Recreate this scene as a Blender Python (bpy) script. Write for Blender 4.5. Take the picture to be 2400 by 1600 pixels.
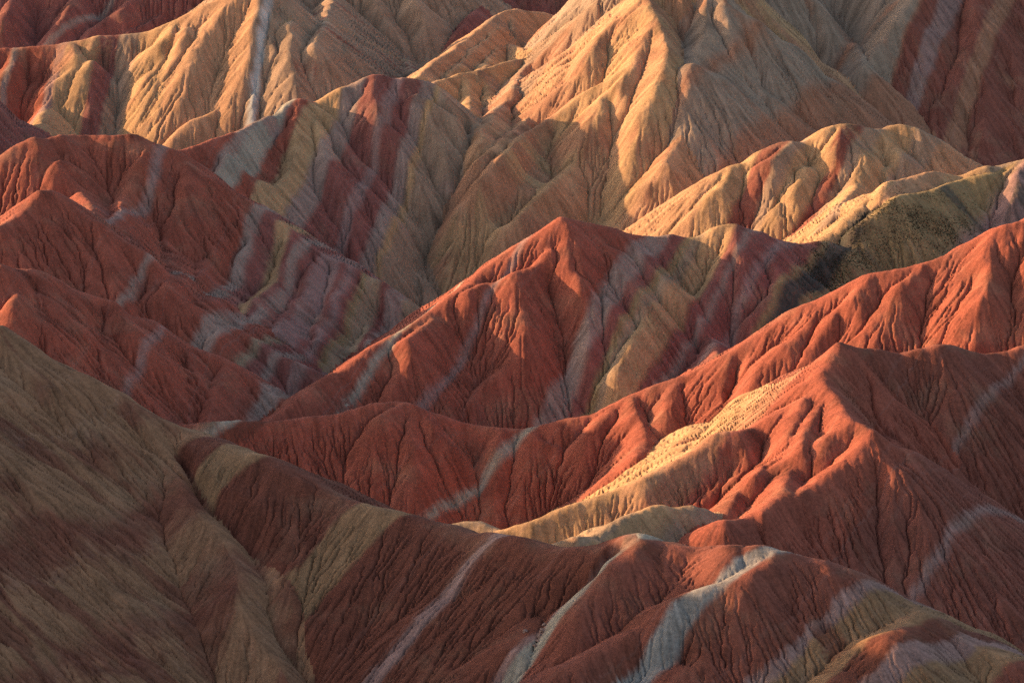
import bpy, math
import numpy as np

for o in list(bpy.data.objects):
    bpy.data.objects.remove(o)
C = bpy.context.scene.collection
scene = bpy.context.scene

# ------------------------------------------------------------------ camera
HC = 100.0
cam = bpy.data.cameras.new('camera'); cam_o = bpy.data.objects.new('camera', cam); C.objects.link(cam_o)
cam_o.location = (0, 0, HC); cam_o.rotation_euler = (math.radians(90-14), 0, 0)
cam.sensor_fit = 'HORIZONTAL'; cam.angle = math.radians(22.0); cam.clip_start = 1; cam.clip_end = 20000
scene.camera = cam_o

# ------------------------------------------------------------------ sky and sun
SUN_ELEV = math.radians(13.5); SUN_AZ = math.radians(-79)      # azimuth from +Y, negative to the left
world = bpy.data.worlds.new('World'); scene.world = world; world.use_nodes = True
nt = world.node_tree; bg = nt.nodes['Background']
sky = nt.nodes.new('ShaderNodeTexSky'); sky.sky_type = 'NISHITA'; sky.sun_disc = False
sky.sun_elevation = SUN_ELEV; sky.sun_rotation = SUN_AZ
sky.dust_density = 2.2; sky.ozone_density = .8; sky.air_density = .9
nt.links.new(sky.outputs[0], bg.inputs[0]); bg.inputs[1].default_value = 0.12
sun = bpy.data.lights.new('sun', 'SUN'); sun.energy = 5.0; sun.angle = math.radians(.53); sun.color = (1, .70, .40)
sun_o = bpy.data.objects.new('sun', sun); C.objects.link(sun_o)
sun_o.rotation_euler = (math.pi/2 - SUN_ELEV, 0, -SUN_AZ + math.pi)
sun_o.location = (-200, 300, 200)
scene.render.engine = 'CYCLES'; scene.cycles.use_denoising = False; scene.cycles.denoiser = 'OPENIMAGEDENOISE'
scene.cycles.sample_clamp_indirect = 1.0; scene.cycles.max_bounces = 4; scene.cycles.diffuse_bounces = 2
vs = scene.view_settings
vs.view_transform = 'Standard'; vs.look = 'None'; vs.gamma = 1; vs.use_curve_mapping = False; vs.exposure = 1.5

# ------------------------------------------------------------------ terrain
def noise2(x, y, seed):
    """gradient noise, about -1..1"""
    xi = np.floor(x).astype(np.int32); yi = np.floor(y).astype(np.int32)
    fx = (x - xi).astype(np.float32); fy = (y - yi).astype(np.float32)
    ux = fx*fx*fx*(fx*(fx*6-15)+10); uy = fy*fy*fy*(fy*(fy*6-15)+10)
    def g(ix, iy, dx, dy):
        h = (ix.astype(np.uint32)*np.uint32(374761393) + iy.astype(np.uint32)*np.uint32(668265263) + np.uint32(seed*144665+7))
        h = (h ^ (h >> np.uint32(13)))*np.uint32(1274126177)
        h = h ^ (h >> np.uint32(16))
        k = (h & np.uint32(255))
        return GX[k]*dx + GY[k]*dy
    a = g(xi, yi, fx, fy); b = g(xi+1, yi, fx-1, fy)
    c = g(xi, yi+1, fx, fy-1); d = g(xi+1, yi+1, fx-1, fy-1)
    return ((a+(b-a)*ux)*(1-uy) + (c+(d-c)*ux)*uy)*1.5
_a = np.arange(256)*2*np.pi/256
GX = np.cos(_a).astype(np.float32); GY = np.sin(_a).astype(np.float32)

def fbm(x, y, wl, octaves, seed, gain=.5):
    s = 0; a = 1.0
    for o in range(octaves):
        s = s + a*noise2(x/wl + 13.7*o, y/wl - 7.1*o, seed+o)
        wl *= .5; a *= gain
    return s

def seg_height(px, py, A, B, S, r, back=0):
    if B[2] > A[2]: A, B = B, A
    ux, uy = B[0]-A[0], B[1]-A[1]; L = math.hypot(ux, uy)
    if L < 1e-6: L = 1e-6
    ux /= L; uy /= L; s = (A[2]-B[2])/L
    S = max(S, s*1.04 + .01)
    dx = px-A[0]; dy = py-A[1]
    if back:                                            # a steeper far side
        S = np.where((ux*dy-uy*dx)*(1 if ux >= 0 else -1) > 0, max(S, back), S)
    k = np.sqrt(S*S - s*s)
    tp = dx*ux + dy*uy; dp = np.abs(dx*uy - dy*ux)
    t = np.clip(tp - dp*(s/k), 0, L)
    d = np.sqrt((tp-t)**2 + dp*dp + r*r) - r
    return A[2] - s*t - S*d + .0016*S*d*d*np.exp(-d/60)

def base_surface(x, y, lnr, ridges, floor=-52.0):
    """union of all ridges on a log-polar grid (rows: distance, columns: azimuth)"""
    h = np.full(x.shape, floor, np.float32); hid = np.zeros(x.shape, np.int16)
    for rd in ridges:
        P = rd['p']; S = rd['S']
        for A, B in zip(P, P[1:]):
            reach = (max(A[2], B[2]) - floor)/(S*.75)
            d0 = max(min(A[1], B[1]) - reach, 50); d1 = max(math.hypot(*A[:2]), math.hypot(*B[:2])) + reach
            i0 = int(np.searchsorted(lnr, math.log(d0))); i1 = int(np.searchsorted(lnr, math.log(d1)))
            if i1 <= i0: continue
            az0 = min(A[0], B[0]) - reach; az1 = max(A[0], B[0]) + reach
            ym = min(A[1], B[1]); 
            xr = x[(i0+i1)//2]
            j0 = max(int(np.searchsorted(x[i1-1], az0*1.0)) - 2, 0) if az0 < 0 else max(int(np.searchsorted(x[i1-1], az0)) - 2, 0)
            j0 = min(j0, int(max(np.searchsorted(x[i0], az0) - 2, 0)))
            j1 = max(int(np.searchsorted(x[i0], az1)), int(np.searchsorted(x[i1-1], az1))) + 2
            v = seg_height(x[i0:i1, j0:j1], y[i0:i1, j0:j1], A, B, S, rd['r'], rd['b'])
            w = h[i0:i1, j0:j1]
            m = v > w
            w[m] = v[m]
            hid[i0:i1, j0:j1][m] = rd['h']
    return h, hid

def upsample(a, rows, cols):
    """bilinear resample to fractional rows / cols index grids (broadcast)"""
    rows = np.clip(rows, 0, a.shape[0]-1.001); cols = np.clip(cols, 0, a.shape[1]-1.001)
    i = rows.astype(np.int32); j = cols.astype(np.int32)
    fi = (rows-i).astype(np.float32); fj = (cols-j).astype(np.float32)
    return (a[i, j]*(1-fi)*(1-fj) + a[i+1, j]*fi*(1-fj) + a[i, j+1]*(1-fi)*fj + a[i+1, j+1]*fi*fj)

def blur(a, s, axis=None):
    if axis is None:
        return blur(blur(a, s, 0), s, 1)
    n = int(math.ceil(s*2.5)); k = np.exp(-.5*(np.arange(-n, n+1)/s)**2); k /= k.sum()
    p = np.pad(a, [(n, n) if q == axis else (0, 0) for q in range(2)], mode='edge')
    out = np.zeros_like(a)
    m = a.shape[axis]
    for q in range(2*n+1):
        out += np.float32(k[q])*(p[q:q+m] if axis == 0 else p[:, q:q+m])
    return out


RIDGES = [dict(h=a, S=b, r=c, b=e, p=d) for a, b, c, e, d in
(
(0,0.62,3,1,[(-190.0,300.0,48.00),(-150.0,305.0,42.00),(-118.0,318.0,31.00),(-100.0,335.0,26.00),(-88.0,343.0,21.00)]),
(0,0.6,1,1,[(-70.0,350.0,15.14),(-63.5,348.4,11.39),(-60.3,347.6,9.20),(-52.6,345.8,5.65),(-48.8,344.9,3.68),(-45.0,344.0,2.36)]),
(1,0.62,2,0,[(-45.0,344.0,2.24),(-42.0,341.7,1.70),(-38.2,338.8,1.33),(-33.2,335.0,0.92),(-31.2,333.6,0.39),(-28.3,331.6,-0.59),(-24.5,328.8,-1.95),(-22.2,327.2,-2.44),(-18.9,325.0,-2.73),(-13.9,321.9,-3.02),(-11.4,320.3,-3.36),(-7.6,318.0,-3.40),(-5.6,316.4,-3.74),(-3.0,314.6,-3.34),(0.1,312.3,-2.76),(2.4,310.5,-2.68),(4.6,308.9,-2.74),(6.3,307.5,-2.62),(8.3,306.0,-2.23),(11.1,305.2,-1.75),(12.8,304.7,-1.09),(14.4,304.2,-0.23),(15.2,304.0,-0.15),(16.8,303.4,-0.51),(20.6,302.1,-0.97),(21.9,301.6,-1.08),(24.0,300.9,-0.57),(26.4,300.0,0.10),(27.6,299.9,-0.07),(29.1,299.7,0.20),(32.4,299.3,-0.20),(36.0,298.9,-0.96),(39.1,298.5,-2.12),(42.6,298.0,-4.00),(44.5,296.7,-5.00),(47.1,295.1,-6.09),(49.3,293.7,-7.01),(52.4,291.8,-7.95),(54.6,290.4,-8.86),(56.8,288.9,-9.75),(58.0,287.9,-10.80),(58.6,287.0,-12.22),(59.8,278.0,-15.02),(61.2,270.0,-18.26)]),
(2,0.78,1,0,[(48.7,413.0,-5.82),(50.5,411.0,-3.75),(52.8,410.0,-2.61),(55.0,410.6,-3.42),(59.1,411.6,-4.03),(62.8,412.5,-4.97),(65.7,413.2,-4.45),(68.8,414.0,-3.65),(71.4,415.3,-4.12),(75.2,417.2,-5.61),(78.8,419.1,-6.43),(84.6,422.0,-6.09),(93.3,430.0,-6.47),(98.9,433.6,-6.56),(105.4,437.3,-6.63),(110.0,440.0,-6.68)]),
(3,0.7,0.8,0,[(52.8,410.0,-2.61),(49.1,402.0,-5.22),(48.8,398.0,-6.45),(50.3,392.0,-7.64),(51.6,387.0,-8.56),(54.1,383.0,-8.91),(56.5,382.1,-9.93),(59.2,380.7,-12.67),(61.5,379.4,-15.75),(64.0,378.0,-18.55),(67.4,376.4,-21.46),(69.6,375.3,-23.83),(72.2,374.0,-26.35),(74.9,372.6,-28.91),(76.3,372.0,-30.02),(82.1,368.0,-36.02),(87.9,364.0,-42.53)]),
(3,0.7,0.8,0,[(54.1,383.0,-8.91),(50.3,378.3,-11.82),(46.0,373.7,-13.83),(42.1,370.0,-14.92),(39.6,367.8,-15.61),(35.7,364.5,-16.32),(33.4,362.6,-16.68),(30.1,360.0,-15.84)]),
(4,0.7,0.8,0,[(30.9,369.5,-19.03),(28.4,368.6,-17.23),(26.4,367.9,-16.43),(24.9,367.4,-16.40),(22.8,366.7,-16.44),(21.7,366.4,-15.89),(20.6,366.0,-15.72),(17.3,362.5,-15.88),(15.1,360.2,-16.03),(11.7,356.0,-17.15),(8.3,350.0,-17.99)]),
(3,0.72,0.8,0,[(48.8,398.0,-6.45),(43.8,395.1,-8.77),(38.6,392.0,-11.34),(35.6,391.1,-11.78),(31.4,390.0,-11.86),(28.8,388.0,-13.33),(26.1,386.1,-14.40),(20.1,382.0,-16.35),(15.9,380.5,-18.18),(11.5,379.1,-19.15),(6.0,377.3,-20.59),(-0.8,375.0,-22.27),(-4.4,372.0,-22.75)]),
(3,0.75,0.7,0,[(38.6,392.0,-11.34),(33.8,385.2,-14.82),(29.6,379.5,-17.81),(26.2,377.0,-19.57)]),
(3,0.75,0.7,0,[(45.4,395.0,-7.71),(43.4,389.7,-10.09),(40.8,383.4,-12.94),(35.7,376.0,-16.72),(32.2,372.3,-18.86)]),
(4,0.7,0.8,0,[(4.2,352.0,-18.04),(6.7,353.0,-16.67),(8.7,353.0,-16.04),(11.2,354.0,-16.56),(13.2,352.0,-17.66)]),
(4,0.7,0.8,0,[(-10.2,376.0,-23.40),(-9.0,377.0,-22.58),(-6.0,378.0,-22.30),(-4.5,378.0,-22.30),(-0.8,376.0,-23.00)]),
(5,0.72,0.8,0,[(-61.2,428.0,-22.31),(-56.0,428.0,-21.34),(-51.3,429.5,-21.16),(-46.5,431.0,-21.28),(-41.6,432.0,-21.87),(-35.1,434.5,-21.50),(-29.4,436.6,-21.49),(-23.2,438.9,-20.52),(-20.2,440.0,-20.29),(-18.8,439.8,-20.23),(-16.5,439.5,-21.21),(-13.4,439.1,-22.02),(-9.4,438.5,-23.55),(-4.3,437.8,-24.27),(1.9,437.0,-24.57),(6.9,437.9,-23.15),(10.7,438.6,-22.41),(13.7,439.1,-22.25),(15.7,439.4,-21.44),(19.5,440.2,-19.57),(24.6,441.1,-17.75),(29.6,442.0,-16.31),(34.7,443.2,-14.10),(39.8,444.5,-11.29),(44.9,445.8,-8.55),(50.5,447.3,-5.23),(54.2,448.2,-3.60),(57.8,449.0,-2.49),(62.1,449.7,-0.28),(65.5,450.1,0.38),(68.0,450.5,1.07),(71.9,451.1,1.87),(75.8,451.6,3.20),(79.6,452.2,4.91),(84.7,453.0,7.57),(89.9,454.0,9.04),(95.4,455.8,11.02),(101.8,458.0,13.00),(108.6,460.2,14.03),(113.9,462.0,14.56)]),
(6,0.74,1,0,[(-46.8,434.0,-26.30),(-42.4,440.0,-23.97),(-39.3,444.9,-22.72),(-36.1,450.3,-20.99),(-34.2,452.9,-20.52),(-30.7,458.0,-19.41),(-24.5,465.7,-16.60),(-20.7,470.0,-15.49),(-15.6,476.4,-13.47),(-9.7,483.8,-10.69),(-4.8,490.0,-8.19),(2.1,494.8,-4.04),(6.6,497.7,-1.56),(10.2,500.0,0.08),(14.8,502.4,-1.41),(20.0,505.0,-3.04),(23.5,506.6,-4.57),(27.9,508.5,-5.21),(31.4,510.0,-5.10),(33.8,510.6,-5.90),(37.2,511.4,-5.99),(40.4,512.3,-4.53),(43.4,513.0,-3.90),(45.9,514.5,-5.25),(49.2,516.4,-6.24),(52.4,518.3,-8.12),(55.5,520.0,-8.91),(60.5,522.8,-9.49),(64.6,525.0,-9.52),(70.7,527.0,-12.51),(79.1,530.0,-17.65)]),
(7,0.74,1.2,0,[(-108.7,452.0,-0.33),(-102.0,453.2,1.01),(-94.7,454.0,2.30),(-89.5,450.0,1.87),(-88.4,451.8,0.64),(-86.9,453.6,0.08),(-85.1,456.0,-0.45),(-83.1,456.3,-1.75),(-80.2,456.8,-3.72),(-75.7,457.4,-5.50),(-71.7,457.9,-6.56),(-70.2,458.1,-7.51),(-68.2,458.5,-9.60),(-65.7,458.9,-11.74),(-62.5,459.4,-13.43),(-58.2,460.0,-15.64),(-54.1,458.6,-16.48),(-51.2,457.6,-17.79),(-48.0,456.4,-19.37),(-44.8,455.0,-21.70),(-41.3,453.7,-23.02),(-39.7,453.0,-24.39),(-34.5,446.0,-26.67)]),
(8,0.74,1,0,[(-118.1,490.0,-13.77),(-113.6,495.9,-11.23),(-107.6,500.0,-7.60),(-103.6,496.4,-4.59),(-99.4,490.2,-1.30),(-96.3,486.0,1.16),(-94.3,490.1,2.46),(-92.3,494.8,4.36),(-90.8,498.1,5.73),(-89.5,500.0,5.61),(-86.9,499.0,4.13),(-82.8,497.4,1.27),(-78.8,495.9,-1.18),(-71.5,493.2,-4.88),(-68.6,492.1,-6.64),(-65.0,490.6,-9.39),(-61.5,489.0,-12.46),(-56.4,486.6,-16.14),(-51.8,484.6,-18.50),(-48.5,483.1,-20.70),(-45.1,481.6,-22.57),(-39.5,479.4,-24.32),(-36.4,478.0,-26.19),(-31.8,474.0,-28.84)]),
(9,0.74,1,0,[(-131.7,530.0,-14.05),(-126.2,532.5,-9.30),(-119.2,536.0,-3.61),(-112.6,540.2,0.71),(-107.1,544.0,3.93),(-104.4,546.2,5.62),(-100.9,549.0,7.59),(-98.2,550.9,7.00),(-95.4,552.8,7.68),(-90.7,556.0,6.88),(-85.0,556.0,6.69),(-81.3,556.0,7.15),(-78.2,556.0,5.77),(-74.9,556.0,4.48),(-72.1,556.0,3.56),(-69.0,554.9,1.26),(-64.2,553.3,-1.87),(-58.2,551.3,-5.65),(-56.4,550.7,-7.09),(-51.3,549.0,-9.90),(-48.1,548.0,-11.82),(-44.4,546.1,-14.29),(-40.6,544.2,-16.66),(-35.9,542.2,-18.06),(-32.8,540.5,-20.53),(-30.6,539.6,-20.79),(-28.4,538.7,-21.13),(-26.6,537.6,-22.73),(-22.6,535.7,-24.76),(-19.2,534.0,-26.82),(-14.2,530.0,-31.23)]),
(10,0.88,1,0,[(-240.0,640.0,34.00),(-190.0,650.0,31.00),(-165.0,658.0,27.00),(-150.0,655.0,16.00)]),
(11,0.86,1,0,[(-79.6,592.0,-2.78),(-77.0,594.0,-2.93),(-71.8,600.0,-2.48),(-68.5,606.5,-2.17),(-65.7,612.8,-1.92),(-63.4,617.3,-1.95),(-60.0,624.7,-0.91),(-55.5,634.5,1.05),(-52.7,640.0,1.68),(-51.5,640.8,1.35),(-48.7,642.5,-0.03),(-45.6,644.5,1.62),(-42.2,646.9,3.59),(-40.5,647.9,3.66),(-37.0,650.1,5.35),(-33.8,652.0,6.04),(-32.0,652.4,5.87),(-29.9,652.9,4.95),(-25.9,653.7,4.93),(-24.1,654.1,4.77),(-20.2,655.0,3.35),(-18.1,652.0,1.55)]),
(12,0.78,0.8,0,[(34.6,690.0,21.63),(35.7,683.9,19.19),(37.2,676.0,16.12),(38.9,668.8,13.84),(39.9,662.0,11.19),(38.8,656.6,7.25),(37.8,652.0,2.73),(39.2,647.6,-2.39),(41.3,644.0,-6.90),(45.4,640.0,-10.58),(51.3,632.0,-14.56),(53.7,626.5,-17.64),(55.3,622.0,-20.23)]),
(12,1,0.8,0,[(49.9,706.0,35.11),(45.2,702.0,32.11),(39.9,697.0,27.01),(34.6,690.0,21.63)]),
(13,0.78,0.8,0,[(-29.3,692.0,-4.49),(-25.8,700.0,-1.80),(-24.1,705.1,-0.97),(-22.1,711.6,-0.07),(-20.1,718.3,0.80),(-18.2,724.1,1.56),(-15.2,732.7,2.55),(-12.5,740.3,3.46),(-9.8,748.3,4.79),(-7.2,755.8,6.10),(-3.1,766.9,7.82),(0.6,775.0,7.73),(4.2,777.0,6.61),(9.7,780.0,6.25),(13.2,782.0,4.61),(18.4,785.0,2.47),(25.6,790.0,0.69)]),
(13,0.78,0.6,0,[(-20.6,696.0,-2.47),(-14.7,703.8,-1.66),(-8.8,711.2,-1.22),(-3.9,717.4,-0.51),(1.1,723.5,0.11),(6.7,730.0,-0.19),(10.8,736.0,1.26)]),
(14,0.78,1,0,[(-179.4,736.0,-0.90),(-174.2,736.6,-0.65),(-166.4,737.5,-0.29),(-157.8,738.5,0.11),(-149.8,739.4,0.47),(-144.2,740.0,0.72),(-140.2,740.5,0.78),(-136.2,741.0,1.07),(-128.2,742.1,1.41),(-121.7,742.9,2.75),(-116.8,743.6,3.99),(-112.0,744.2,3.79),(-107.9,744.7,4.33),(-101.8,745.5,5.32),(-95.7,746.4,7.63),(-87.5,747.5,11.84),(-84.2,748.0,13.24),(-77.6,751.0,17.13),(-71.3,752.0,18.23),(-65.3,748.0,13.24),(-60.1,742.0,6.73)]),
(15,0.78,1,0,[(-207.3,860.0,22.32),(-202.6,859.9,22.20),(-196.0,859.8,22.04),(-188.3,859.7,21.84),(-180.2,859.6,21.60),(-172.4,859.7,21.30),(-165.9,860.0,20.95),(-158.3,860.9,20.15),(-151.8,862.2,19.11),(-145.8,863.6,18.19),(-139.2,865.0,17.73),(-133.3,865.9,17.82),(-127.1,866.8,18.21),(-120.9,867.6,18.77),(-114.8,868.7,19.42),(-109.1,870.0,20.03),(-102.0,872.4,20.86),(-95.1,875.3,21.82),(-89.0,878.1,22.71),(-84.8,880.0,23.32)]),
(16,0.78,1,0,[(-75.3,835.0,19.25),(-71.5,839.4,20.93),(-66.0,845.6,23.20),(-60.1,850.0,24.58),(-53.7,850.9,24.24),(-46.9,850.2,23.01),(-41.0,850.0,21.87),(-30.2,855.0,20.05)]),
(17,0.78,1,0,[(-28.3,880.0,19.11),(-22.8,881.7,17.54),(-15.0,883.9,15.29),(-7.1,885.0,13.00),(-0.1,883.1,10.52),(7.0,880.2,7.99),(14.2,880.0,6.43),(20.2,883.7,6.42),(26.6,889.7,7.12),(32.3,895.8,8.04),(36.3,900.0,8.64)]),
(18,0.8,1,0,[(51.0,880.0,17.71),(56.1,882.2,18.12),(64.0,885.0,18.65),(70.7,886.9,19.06),(78.3,888.7,19.47),(85.8,890.0,19.61),(93.0,890.4,19.21),(100.2,890.2,18.54),(107.3,890.0,18.19),(115.2,890.0,18.51),(123.2,890.0,19.14),(128.7,890.0,19.61)]),
(18,1.1,1,0,[(36.0,742.0,34.00),(48.0,748.0,40.00),(62.0,756.0,40.00),(74.0,764.0,32.00)]),  # unseen ridge above the view, added to shade the upper right slopes
(19,0.8,1,0,[(116.2,770.0,34.13),(122.8,772.2,32.87),(132.0,775.0,31.24),(138.4,776.5,30.28),(145.5,778.0,29.32),(153.0,780.0,28.30),(159.5,782.4,27.40),(166.8,785.3,26.40),(173.4,788.1,25.49),(177.9,790.0,24.86)]),
(19,0.85,0.8,0,[(122.1,772.0,32.73),(120.8,767.8,30.65),(119.1,761.9,27.67),(117.0,754.9,24.19),(114.8,747.8,20.60),(112.7,741.2,17.28),(110.8,736.0,14.63),(107.8,729.3,11.09),(105.2,724.9,8.65),(102.6,721.0,6.43),(98.7,715.0,2.97),(95.5,710.4,0.29),(92.4,707.8,-1.65),(86.6,700.5,-6.12),(84.0,696.1,-8.56),(81.2,691.0,-11.37),(78.6,686.3,-13.93),(75.4,680.4,-17.16),(73.2,676.2,-19.42)]),
(19,0.85,2,0,[(135.9,776.0,30.53),(135.3,772.4,28.62),(134.5,767.3,25.96),(133.5,761.3,22.78),(132.4,754.7,19.32),(131.3,748.0,15.79),(130.2,741.6,12.42),(129.2,736.0,9.44),(128.2,731.6,7.09),(125.2,722.5,2.07),(122.2,717.2,-1.02),(118.3,710.1,-5.19),(114.5,704.0,-8.97),(107.8,697.3,-13.90),(101.6,688.8,-19.36)]),
(19,0.85,2,0,[(149.0,779.0,29.02),(147.9,775.6,27.16),(146.4,770.8,24.57),(144.6,765.1,21.47),(142.7,759.0,18.09),(140.7,752.7,14.66),(138.8,746.7,11.41),(137.2,741.5,8.56),(135.8,737.4,6.34),(133.1,730.0,2.25),(131.5,725.6,-0.19),(130.1,720.1,-3.15),(128.7,713.9,-6.44),(127.4,708.0,-9.59),(125.3,699.3,-14.26),(123.7,692.8,-17.75)]),
(19,0.85,2,0,[(164.1,785.0,27.22),(162.9,781.8,25.43),(161.2,777.4,22.98),(159.2,772.1,20.05),(156.9,766.3,16.80),(154.6,760.2,13.42),(152.2,754.2,10.09),(150.1,748.7,6.98),(148.1,743.9,4.28),(146.6,740.1,2.16),(142.5,732.6,-2.24),(140.3,728.6,-4.65),(139.4,723.0,-7.64),(138.9,716.7,-10.89),(138.3,711.1,-13.81),(136.7,704.2,-17.50),(135.3,699.5,-20.05)]),
(20,0.74,1.2,0,[(28.5,574.0,-23.52),(34.6,580.0,-19.03),(38.5,583.0,-14.36),(42.8,586.0,-10.24),(46.2,588.3,-7.04),(49.6,590.0,-5.97),(54.4,591.9,-5.52),(56.8,593.2,-3.57),(58.8,594.1,-2.36),(61.6,595.2,-1.67),(63.7,596.0,-1.41),(66.4,597.1,-1.88),(69.3,598.3,-0.70),(72.0,599.6,1.06),(75.5,601.0,1.83),(79.0,602.2,1.54),(83.3,603.6,0.30),(86.1,604.5,-0.05),(88.5,605.4,0.51),(90.3,606.0,0.91),(93.6,605.4,0.31),(97.6,604.5,-1.45),(101.2,603.7,-4.01),(105.2,602.8,-6.26),(108.9,602.0,-8.02),(118.5,600.0,-12.97),(128.1,598.0,-16.59)]),
(21,0.7,1,0,[(60.2,527.0,-12.51),(67.2,535.0,-9.17),(69.7,537.9,-7.68),(73.8,542.4,-5.76),(76.4,545.8,-3.68),(79.9,549.7,-1.76),(84.5,553.6,-2.29),(89.8,558.2,-1.84),(91.9,560.0,-2.07),(96.6,561.2,-3.12),(103.1,562.9,-0.82),(104.7,563.3,-1.18),(108.0,564.2,-0.58),(111.3,565.0,-0.07),(115.7,567.8,0.66),(121.5,571.7,1.59),(127.2,575.0,2.27),(135.8,578.1,2.47),(142.5,580.0,2.38)]),
(0,0.62,4,0,[(-45.9,336.6,-0.30),(-39.7,327.0,-3.55),(-36.4,321.3,-5.69),(-33.5,316.2,-7.82),(-31.3,311.4,-10.96),(-28.5,305.4,-13.77),(-25.9,300.0,-16.20)]),
(1,0.68,1.5,0,[(15.6,303.0,0.01),(12.6,298.8,-1.34),(8.0,294.0,-4.03),(5.5,290.4,-7.06),(3.5,287.4,-9.52),(1.3,285.0,-11.60)]),
(1,0.7,1.5,0,[(30.8,298.8,0.12),(26.8,292.8,-1.81),(19.8,289.8,-3.08),(15.5,286.8,-5.20),(11.4,284.4,-6.44),(7.9,282.6,-7.17),(5.4,281.4,-8.12),(1.9,280.2,-9.72)]),
(1,0.65,3,0,[(47.6,294.0,-6.21),(43.0,285.6,-6.26),(37.4,280.2,-8.53),(35.7,279.6,-9.48)]),
(3,0.8,0.8,0,[(51.4,386.4,-8.41),(47.8,383.4,-10.31),(45.4,381.0,-12.58),(41.9,380.4,-13.81),(39.4,376.8,-15.90)]),
(3,0.8,0.8,0,[(45.3,386.4,-11.91),(42.9,381.6,-12.80),(41.6,378.0,-14.00),(40.0,369.6,-14.80),(36.5,364.2,-15.77)]),
(3,0.8,0.8,0,[(38.4,382.2,-14.12),(36.4,378.0,-14.45),(33.7,376.2,-16.40),(31.6,368.4,-18.22)]),
(3,0.8,0.8,0,[(47.4,394.2,-8.02),(46.3,390.0,-9.19),(43.3,382.2,-11.56),(39.7,380.4,-13.81)]),
(5,0.8,0.8,0,[(71.5,450.2,1.92),(67.2,444.2,-1.40),(64.1,441.2,-3.79),(60.2,437.6,-6.78),(56.2,436.4,-9.04)]),
(5,0.8,0.8,0,[(62.8,449.0,-0.16),(59.7,444.2,-2.69),(56.0,442.4,-4.85),(53.8,439.4,-7.47),(52.4,437.6,-9.59)]),
(5,0.8,0.8,0,[(84.0,451.4,6.86),(82.0,443.6,2.59),(79.6,438.8,-0.93),(78.4,437.6,-1.93),(75.7,433.4,-6.00)]),
(5,0.8,0.8,0,[(52.4,446.0,-4.92),(48.1,439.4,-9.01),(41.9,434.0,-13.54),(38.6,431.6,-16.99),(37.1,424.8,-17.26),(35.6,415.9,-17.15),(34.5,409.4,-17.04)]),
(5,0.8,0.8,0,[(29.6,441.8,-16.10),(26.7,433.4,-20.05),(24.1,430.4,-23.06),(22.4,423.3,-23.27),(21.0,416.6,-23.11)]),
(5,0.8,0.8,0,[(20.7,439.4,-19.11),(20.8,435.2,-20.55),(22.0,432.8,-21.94),(22.4,426.8,-22.79)]),
(5,0.8,0.8,0,[(16.9,438.2,-20.86),(13.1,433.4,-23.92),(10.6,431.6,-25.98)]),
(5,0.8,0.8,0,[(3.4,435.8,-24.34),(4.1,433.4,-24.95),(7.3,432.2,-25.89)]),
(5,0.8,0.8,0,[(-18.7,439.4,-20.15),(-21.8,434.6,-21.41),(-24.1,431.0,-23.49),(-26.2,428.0,-26.21)]),
(5,0.8,0.8,0,[(-18.2,438.8,-20.11),(-17.5,432.2,-23.57),(-17.1,427.4,-26.29),(-16.4,423.2,-29.67),(-17.1,420.2,-31.79)]),
(5,0.8,0.8,0,[(-16.9,438.2,-20.60),(-14.3,434.6,-22.96),(-10.5,432.2,-25.64)]),
(5,0.8,0.8,0,[(-1.1,436.4,-24.38),(-2.8,432.2,-26.15),(-4.3,426.8,-30.77)]),
(6,0.8,0.8,0,[(6.8,492.2,-4.39),(3.5,488.0,-6.88),(0.7,486.8,-7.46),(-2.3,485.0,-9.45),(-5.3,484.4,-9.60),(-8.0,482.0,-10.59)]),
(6,0.8,0.8,0,[(0.4,485.6,-7.48),(1.5,477.2,-12.82),(0.9,471.2,-16.90),(-0.7,467.0,-20.25),(-6.4,461.0,-23.87),(-10.8,454.4,-26.94)]),
(6,0.8,0.8,0,[(-14.4,474.8,-13.91),(-16.9,470.6,-14.83),(-18.9,466.4,-15.71),(-18.6,463.4,-17.41),(-19.8,459.8,-19.48),(-21.9,454.4,-22.63)]),
(6,0.8,2,0,[(10.8,495.2,-2.75),(12.8,486.8,-7.74),(13.7,477.8,-14.07),(12.7,469.4,-20.31)]),
(6,0.8,0.8,0,[(20.5,502.4,-3.67),(24.9,497.6,-7.26),(28.6,493.4,-10.06),(32.5,489.2,-13.95),(34.1,488.0,-15.37),(35.1,485.6,-17.07),(37.7,483.2,-19.32),(37.9,478.9,-19.44),(37.9,472.7,-19.49),(37.9,465.5,-19.49),(37.9,458.0,-19.46),(37.8,450.8,-19.42),(37.7,444.8,-19.38),(37.7,440.6,-19.37)]),
(6,0.8,1.2,0,[(18.4,497.0,-4.84),(21.4,489.2,-9.69),(24.9,485.0,-12.97),(24.6,479.6,-15.90),(21.9,472.4,-18.31),(19.3,467.0,-21.07)]),
(6,0.8,0.8,0,[(43.6,511.4,-4.35),(44.0,506.0,-6.74),(41.8,502.4,-8.87),(38.8,499.4,-11.40),(36.1,492.8,-14.21)]),
(6,0.8,0.8,0,[(52.8,516.2,-8.00),(51.2,505.4,-9.81),(52.6,502.4,-11.78),(49.7,494.6,-14.63),(45.7,489.8,-17.51)]),
(7,0.8,1.2,0,[(-71.1,457.4,-6.54),(-67.2,451.4,-9.88),(-61.7,447.2,-14.62),(-56.5,444.8,-18.99)]),
(7,0.8,0.8,0,[(-51.1,456.8,-17.62),(-51.7,447.8,-20.06),(-53.9,437.0,-22.60)]),
(7,0.8,0.8,0,[(-85.3,454.4,-0.18),(-85.3,448.4,-1.00),(-85.1,441.8,-2.39),(-83.7,437.0,-6.88)]),
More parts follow.
